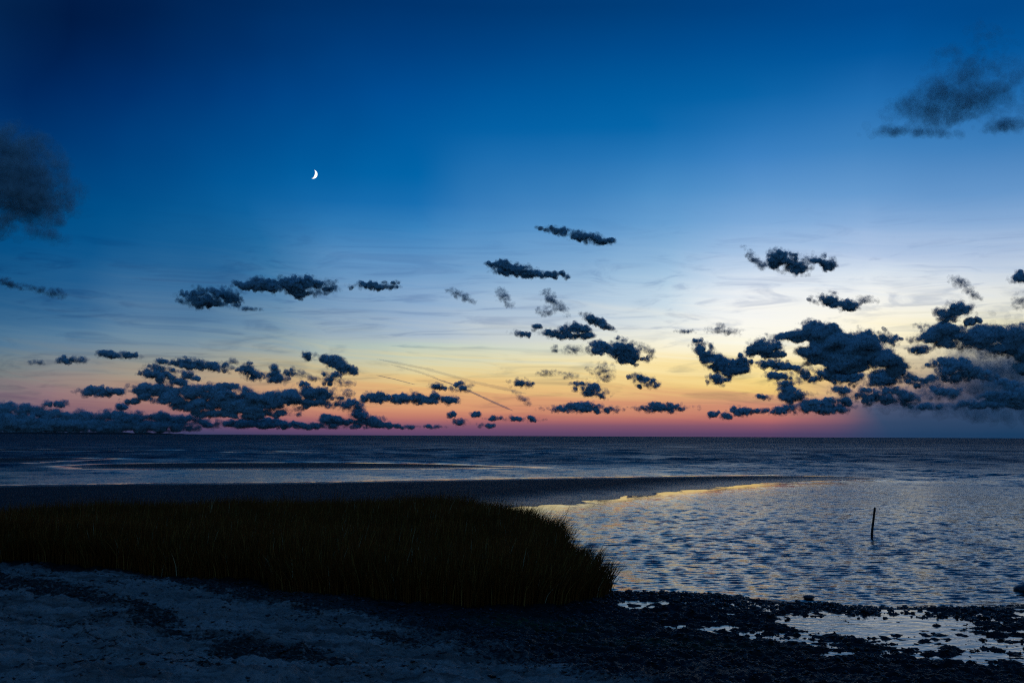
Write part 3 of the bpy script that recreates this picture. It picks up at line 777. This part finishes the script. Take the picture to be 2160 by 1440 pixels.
 ("long thin cloud bank on the horizon left of the middle", [(600,896,150,6),(520,893,60,7),(570,888,32,6),(700,886,26,10),(690,880,16,7),(740,889,50,7),(788,888,24,12),(805,896,40,5),(860,899,50,2.5),(910,899,36,2.5),(640,899,170,5)], 'bank'),
 ("row of dark tufts in the orange left of the contrail", [(780,838,15,9),(800,832,12,7),(822,841,28,7),(850,843,20,9),(870,835,16,8),(892,843,26,7),(916,838,13,9),(942,843,22,9),(790,846,20,5)], 'c'),
 ("small flat tuft above the row of dark tufts", [(922,814,18,6)], 'c'),
 ("small tuft that the contrail passes behind", [(975,818,22,8)], 'c'),
 ("tiny speck of cloud in the pink below the toothed row of tufts", [(950,874,9,4)], 'c'),
 ("thin low sliver in the pink below the tiny speck", [(970,890,20,4)], 'c'),
 ("tiny lump in the pink, left of the thin dark bar", [(1003,875,10,4)], 'c'),
 ("lowest tiny lump right on the pink horizon near the middle", [(1022,897,16,4)], 'c'),
]
for i, (lb, bl, st) in enumerate(CLOUDS):
    cloud(lb, bl, st, seed=i * 31)
cloud("wide hazy blue bank filling the lower right corner of the sky",
      [(2090,775,100,55),(2150,750,75,60),(2040,815,115,36),(2150,830,95,42),(1960,835,110,24),(2060,865,150,18)], 'haze', seed=900, alt=38000.0)
print('cloud triangles', NTRI)

# contrails
def contrail(label, line, w0, w1, mat, d=26000.0):
    L = np.array(line, float)
    s = np.linspace(0, len(L) - 1, 60)
    cx = np.interp(s, np.arange(len(L)), L[:, 0]); cyy = np.interp(s, np.arange(len(L)), L[:, 1])
    u = d / FPX; vs = []
    for i, (a, b_) in enumerate(zip(cx, cyy)):
        v = ray(a, b_); p = EYE + v * d
        t = i / 59.0
        rr = (w0 + (w1 - w0) * t) * min(1, 6 * t + 0.2, 6 * (1 - t) + 0.2) * (1 + 0.25 * float(vnoise(i * 0.4, 1.0, seed=int(a))))
        for k in range(6):
            an = k * math.pi / 3
            vs.append(p + (_RT * math.cos(an) * 0.8 + _UP * math.sin(an)) * rr * u + _F * math.sin(an * 2) * rr * u)
    fs = [(i * 6 + k, i * 6 + (k + 1) % 6, (i + 1) * 6 + (k + 1) % 6, (i + 1) * 6 + k) for i in range(59) for k in range(6)]
    vs = np.array(vs); c = vs.mean(0)
    tag(mesh('contrail', vs - c, np.array(fs), mat, loc=tuple(c)), label, 'contrail', 'contrails in the sunset sky')
M_TRAIL = cloud_mat('contrail_vapour', 0.34, CC, False)
M_TRAIL2 = cloud_mat('contrail_thin', 0.12, CC, False)
contrail("long curved contrail slanting down through the orange sky to the horizon", [(912, 796), (960, 812), (1000, 829), (1045, 850), (1082, 866)], 1.3, 2.4, M_TRAIL)
contrail("short thin contrail left of the long curved one", [(793, 791), (830, 799), (876, 811)], 0.9, 1.0, M_TRAIL)
contrail("pale blurred contrail above the short thin one", [(825, 769), (880, 783), (925, 799)], 2.0, 2.5, M_TRAIL2)
contrail("faint broad contrail running above the long curved one", [(795, 757), (900, 778), (1000, 806), (1110, 830)], 2.5, 4.0, M_TRAIL2)

# ------------------------------------------------------------------ moon
mt, nt, b, o = material('moonlit_surface')
nt.t.nodes.remove(b)
em = nt.n('ShaderNodeEmission'); em.inputs['Strength'].default_value = 1.6
tcm = nt.n('ShaderNodeTexCoord')
nt.put(em.inputs['Color'], nt.mix(nt.noise(tcm.outputs['Object'], 0.004, 3), (0.86, 0.9, 0.9, 1), (1, 1, 0.97, 1)))
nt.t.links.new(em.outputs[0], o.inputs['Surface'])
md = 150000.0
Dm = ray(660.1, 367.6); Dm = Dm / np.linalg.norm(Dm)
rg = np.cross(Dm, [0, 0, 1]); rg /= np.linalg.norm(rg); um = np.cross(rg, Dm)
tilt = math.radians(-15.6)
ax_s = rg * math.cos(tilt) + um * math.sin(tilt)           # towards the sun
ax_p = -rg * math.sin(tilt) + um * math.cos(tilt)          # pole
MR = 9.0 * md / FPX * 1.0
vs = []
nA, nB = 40, 12
a0 = math.acos(0.42)            # terminator
for lay, sc_ in ((0, 1.0), (1, 0.97)):
    for i in range(nA + 1):
        lat = -math.pi / 2 + math.pi * i / nA
        for j in range(nB + 1):
            lon = (math.pi / 2 - a0) + a0 * j / nB      # from terminator to limb
            cl = math.cos(lat)
            vs.append((ax_s * cl * math.sin(lon) + ax_p * math.sin(lat) - Dm * cl * math.cos(lon)) * MR * sc_)
g0 = gridfaces(nA + 1, nB + 1); off = (nA + 1) * (nB + 1)
fs = [g0, g0[:, ::-1] + off]
ed = []
for i in range(nA):
    for j in (0, nB):
        a_, b_ = i * (nB + 1) + j, (i + 1) * (nB + 1) + j
        ed.append((a_, b_, b_ + off, a_ + off))
tag(mesh('moon', np.array(vs), np.concatenate(fs + [np.array(ed)]), mt, loc=tuple(EYE + Dm * md)), 'bright white crescent moon in the clear blue sky', 'moon')

# ------------------------------------------------------------------ marsh grass
def grass_mat(name, c1, c2):
    mt, nt, b, o = material(name)
    g = nt.n('ShaderNodeNewGeometry')
    nt.put(b.inputs['Base Color'], nt.mix(nt.noise(g.outputs['Position'], 1.1, 4, 0.7), c1, c2))
    b.inputs['Roughness'].default_value = 0.75
    b.inputs['Specular IOR Level'].default_value = 0.08
    return mt
M_GRASS = grass_mat('marsh_grass', (0.27, 0.068, 0.008, 1), (0.105, 0.043, 0.007, 1))
M_OLD = grass_mat('withered_blades', (0.42, 0.16, 0.03, 1), (0.25, 0.14, 0.03, 1))
M_STRAW = grass_mat('dead_stalks', (0.60, 0.48, 0.24, 1), (0.48, 0.40, 0.20, 1))
gx0, gx1 = min(p[0] for p in GRASS), max(p[0] for p in GRASS)
gy0, gy1 = min(p[1] for p in GRASS), max(p[1] for p in GRASS)
gx0 = max(gx0, -17.0)
NB_ = 330000
gx = R.uniform(gx0, gx1 + 0.2, NB_); gy = R.uniform(gy0, gy1 + 0.3, NB_)
sd = sdist(gx, gy, GRASS) + 0.34 * fbm(gx * 1.1, gy * 1.1, octaves=4, gain=0.6, seed=61) - 0.20
keep = (sd > -0.02) & (np.abs(np.degrees(np.arctan2(gx, gy))) < 40)
edge = sd < 1.1
back = gy > 17
keep &= (R.uniform(0, 1, NB_) < np.where(edge | back, 1.0, 0.62))
gx, gy, sd = gx[keep], gy[keep], sd[keep]
n = len(gx)
clump = fbm(gx * 0.9, gy * 0.9, octaves=3, seed=71)
h = (0.56 + 0.13 * clump + R.normal(0, 0.08, n)) * np.where(gy > 15.5, 1.0, 0.72 + 0.28 * sstep(0, 0.8, sd))
tall = R.uniform(0, 1, n) < 0.05
h = np.where(tall, h * R.uniform(1.1, 1.35, n), h)
ang = R.uniform(0, 6.28, n)
# outer blades lean outwards, all lean a little with the wind
e_ = 0.05
ox = (sdist(gx - e_, gy, GRASS) - sdist(gx + e_, gy, GRASS)) / (2 * e_); oy = (sdist(gx, gy - e_, GRASS) - sdist(gx, gy + e_, GRASS)) / (2 * e_)
leanf = np.clip(1 - sd / 0.6, 0, 1) * R.uniform(0.0, 0.60, n)
bx = np.cos(ang) * R.uniform(0.02, 0.22, n) * h + ox * leanf * h + 0.05 * h
by = np.sin(ang) * R.uniform(0.02, 0.22, n) * h + oy * leanf * h
wd = R.uniform(0.0035, 0.0065, n)
wa = R.uniform(0, 3.14, n)
wx_, wy_ = np.cos(wa) * wd, np.sin(wa) * wd
gz = np.maximum(terrain_z(gx, gy), 0.0) - 0.02
rows = []
for t, wsc in ((0.0, 1.0), (0.4, 0.9), (0.75, 0.6)):
    cx = gx + bx * t ** 1.9; cyy = gy + by * t ** 1.9; cz = gz + h * t * (1 - 0.10 * t)
    rows.append(np.stack([cx - wx_ * wsc, cyy - wy_ * wsc, cz], -1)); rows.append(np.stack([cx + wx_ * wsc, cyy + wy_ * wsc, cz], -1))
rows.append(np.stack([gx + bx, gy + by, gz + h * 0.9], -1))
V = np.stack(rows, 1).reshape(-1, 3)
T = np.array([(0, 1, 3), (0, 3, 2), (2, 3, 5), (2, 5, 4), (4, 5, 6)])
Fg = (T[None] + (np.arange(n) * 7)[:, None, None]).reshape(-1, 3)
uu = R.uniform(0, 1, n)
straw = np.repeat(np.where(uu < 0.006, 2, np.where(uu < 0.16, 1, 0)), 5)
grass = mesh('marsh_grass', V, Fg, [M_GRASS, M_OLD, M_STRAW], True, straw)
tag(grass, 'tall dark brown marsh grass at the edge of the lagoon', None, None, 'stuff')

# ------------------------------------------------------------------ wrack, shells and stones on the shore
def bits(name, label, x, y, z, size, flat, mat, lumpy=0.35):
    n = len(x)
    V0, F0 = ICO_V, ICO_F
    jit = 1 + lumpy * R.uniform(-1, 1, (n, len(V0), 1))
    sc3 = size[:, None, None] * np.stack([R.uniform(0.7, 1.5, n), R.uniform(0.7, 1.2, n), flat * R.uniform(0.6, 1.3, n)], -1)[:, None, :]
    v = V0[None] * jit * sc3
    th = R.uniform(0, 6.28, n); c, s = np.cos(th)[:, None], np.sin(th)[:, None]
    v = np.stack([v[..., 0] * c - v[..., 1] * s, v[..., 0] * s + v[..., 1] * c, v[..., 2]], -1)
    v += np.stack([x, y, z], -1)[:, None, :]
    f = (F0[None] + (np.arange(n) * len(V0))[:, None, None]).reshape(-1, 3)
    return tag(mesh(name, v.reshape(-1, 3), f, mat, False), label, None, None, 'stuff')

def dark_mat(name, c1, c2, rough, spec, sc=30):
    mt, nt, b, o = material(name)
    g = nt.n('ShaderNodeNewGeometry')
    nt.put(b.inputs['Base Color'], nt.mix(nt.noise(g.outputs['Position'], sc, 4, 0.6), c1, c2))
    b.inputs['Roughness'].default_value = rough; b.inputs['Specular IOR Level'].default_value = spec
    return mt
M_STONE = dark_mat('wet_stone', (0.012, 0.012, 0.013, 1), (0.05, 0.047, 0.045, 1), 0.38, 0.4)
M_WRACK = dark_mat('seaweed', (0.008, 0.008, 0.007, 1), (0.035, 0.030, 0.022, 1), 0.6, 0.2)

# stones and oyster clumps
ns = 60000
sx_ = R.uniform(-3, 9, ns); sy_ = R.uniform(6.0, 14.0, ns)
sn = sdist(sx_, sy_, NEAR)
mdm, wrm = dark_mask(sx_, sy_)
pfv = pool_field(sx_, sy_)
cl = fbm(sx_ * 2.2, sy_ * 2.2, octaves=3, seed=33)
prob = np.where(sn > -0.15, np.exp(-((sn - 0.45) / 0.55) ** 2) * 1.0 + 0.30 * mdm, 0) * (1 - 0.10 * pfv) * sstep(-0.4, 0.3, cl + 0.15)
ok = (R.uniform(0, 1, ns) < prob) & (sdist(sx_, sy_, GRASS) < -0.05)
sx_, sy_, sn = sx_[ok], sy_[ok], sn[ok]
size = (0.006 + 0.019 * R.beta(1.2, 5, len(sx_))) * np.where(np.abs(sn - 0.45) < 0.6, 1.5, 1.0)
order = np.argsort(-size / np.hypot(sx_, sy_))
NBIG = 240
bigi, smalli = order[:NBIG], order[NBIG:]
zz = terrain_z(sx_, sy_)
bits('pebbles', 'small dark stones and shell bits strewn on the mudflat', sx_[smalli], sy_[smalli], zz[smalli] + size[smalli] * 0.3, size[smalli], 0.75, M_STONE)
protos = []
for k in range(6):
    nv = 1 + 0.3 * R.uniform(-1, 1, (12, 1))
    # two shells grown together
    v = np.concatenate([ICO_V * nv, ICO_V * nv[::-1] * 0.62 + np.array([0.75, 0.2 - 0.1 * k, 0.25])])
    v[:, 2] *= 0.9
    f = np.concatenate([ICO_F, ICO_F + 12])
    ob = mesh('oyster_clump', v, f, M_STONE, False); protos.append(ob)
for j, i in enumerate(bigi):
    p = protos[j % 6]
    ob = p if j < 6 else p.copy()
    if j >= 6: col.objects.link(ob)
    s_ = size[i] * R.uniform(0.9, 1.25)
    ob.location = (sx_[i], sy_[i], zz[i] + s_ * 0.35)
    ob.rotation_euler = (R.uniform(-0.4, 0.4), R.uniform(-0.4, 0.4), R.uniform(0, 6.28))
    ob.scale = (s_ * 1.1, s_ * 0.9, s_)
    if sn[i] < 0.9: tag(ob, 'dark wet oyster clump on the stony rim at the lagoon edge', 'oyster clump', 'oyster clumps along the water line')
    else: tag(ob, 'dark oyster clump on the mudflat, back from the lagoon edge', 'oyster clump', 'oyster clumps scattered on the mudflat')

# dark seaweed scraps on the sand
nw = 110000
x_ = R.uniform(-8, 6, nw); y_ = R.uniform(5.5, 14, nw)
mdm, wrm = dark_mask(x_, y_)
cl = fbm(x_ * 1.6, y_ * 1.6, octaves=4, gain=0.6, seed=52)
prob = 0.85 * wrm + 0.30 * mdm + 0.20 * sstep(0.0, 0.5, cl) + 0.03
ok = (R.uniform(0, 1, nw) < prob * 0.6) & (sdist(x_, y_, NEAR) > 0.9) & (sdist(x_, y_, GRASS) < 0.0) & (pool_field(x_, y_) < 0.35)
x_, y_ = x_[ok], y_[ok]
size = 0.007 + 0.034 * R.beta(1.1, 5, len(x_))
zz = terrain_z(x_, y_)
bits('seaweed_wrack', 'dark dried seaweed scraps strewn over the grey sand', x_, y_, zz + size * 0.15, size, 0.35, M_WRACK, 0.5)

# ------------------------------------------------------------------ stake and rock in the lagoon
mt = dark_mat('weathered_wood', (0.020, 0.016, 0.012, 1), (0.05, 0.04, 0.03, 1), 0.8, 0.15, 18)
bx0, by0 = ground(1838, 1132)
dd = by0
u = math.hypot(bx0, by0) / FPX
base = np.array([bx0, by0, 0.0])
axis = np.array([0.17, 0.05, 1.0])
ht = 57 * u
vs = []
prof = [(-0.5, 0.95), (-0.02, 1.0), (0.08, 1.05), (0.3, 1.0), (0.6, 0.96), (0.9, 0.95), (0.985, 0.95), (1.0, 0.85)]
rr = 2.3 * u
for (t, s_) in prof:
    bend = -0.02 * (1 - min(max(t, 0) / 0.12, 1)) * -1
    for k in range(10):
        an = k * 2 * math.pi / 10
        wob = 1 + 0.06 * math.sin(3 * an + t * 5)
        vs.append(axis * t * ht + np.array([math.cos(an) * rr * s_ * wob + bend, math.sin(an) * rr * s_ * wob, 0]))
fs = [(i * 10 + k, i * 10 + (k + 1) % 10, (i + 1) * 10 + (k + 1) % 10, (i + 1) * 10 + k) for i in range(len(prof) - 1) for k in range(10)]
nvs = len(vs); vs.append(axis * ht * 1.002)
me_f = np.array(fs)
st = mesh('wooden_stake', np.array(vs), me_f, mt, True, loc=tuple(base))
import bmesh
bm = bmesh.new(); bm.from_mesh(st.data); bm.verts.ensure_lookup_table()
top = (len(prof) - 1) * 10
for k in range(10): bm.faces.new((bm.verts[top + k], bm.verts[top + (k + 1) % 10], bm.verts[nvs]))
bm.to_mesh(st.data); bm.free()
tag(st, 'dark wooden stake leaning out of the rippled lagoon', 'stake')

def rock(name, label, px, py, rx, ry, seed):
    cx, cyy = ground(px, py)
    u = math.hypot(cx, cyy) / FPX
    bm = bmesh.new(); bmesh.ops.create_icosphere(bm, subdivisions=4, radius=1.0)
    co = np.array([v.co[:] for v in bm.verts])
    nn = 1 + 0.16 * fbm(co[:, 0] * 1.1, co[:, 1] * 1.1, co[:, 2] * 1.1, 3, 0.5, seed) + 0.02 * fbm(co[:, 0] * 6, co[:, 1] * 6, co[:, 2] * 6, 3, 0.5, seed + 5)
    for v, f_ in zip(bm.verts, nn): v.co *= f_
    me = bpy.data.meshes.new(name); bm.to_mesh(me); bm.free()
    for p in me.polygons: p.use_smooth = True
    me.materials.append(M_STONE)
    ob = bpy.data.objects.new(name, me); col.objects.link(ob)
    ob.location = (cx, cyy, 0.02); ob.scale = (rx * u, rx * u * 0.9, ry * u)
    return tag(ob, label, 'rock')
rock('rock', 'dark rounded rock in the lagoon cut by the right edge', 2173, 1246, 28, 11, 3)
rock('rock', 'small flat dark stone just breaking the lagoon near the oyster clumps', 1706, 1262, 12, 4, 8)
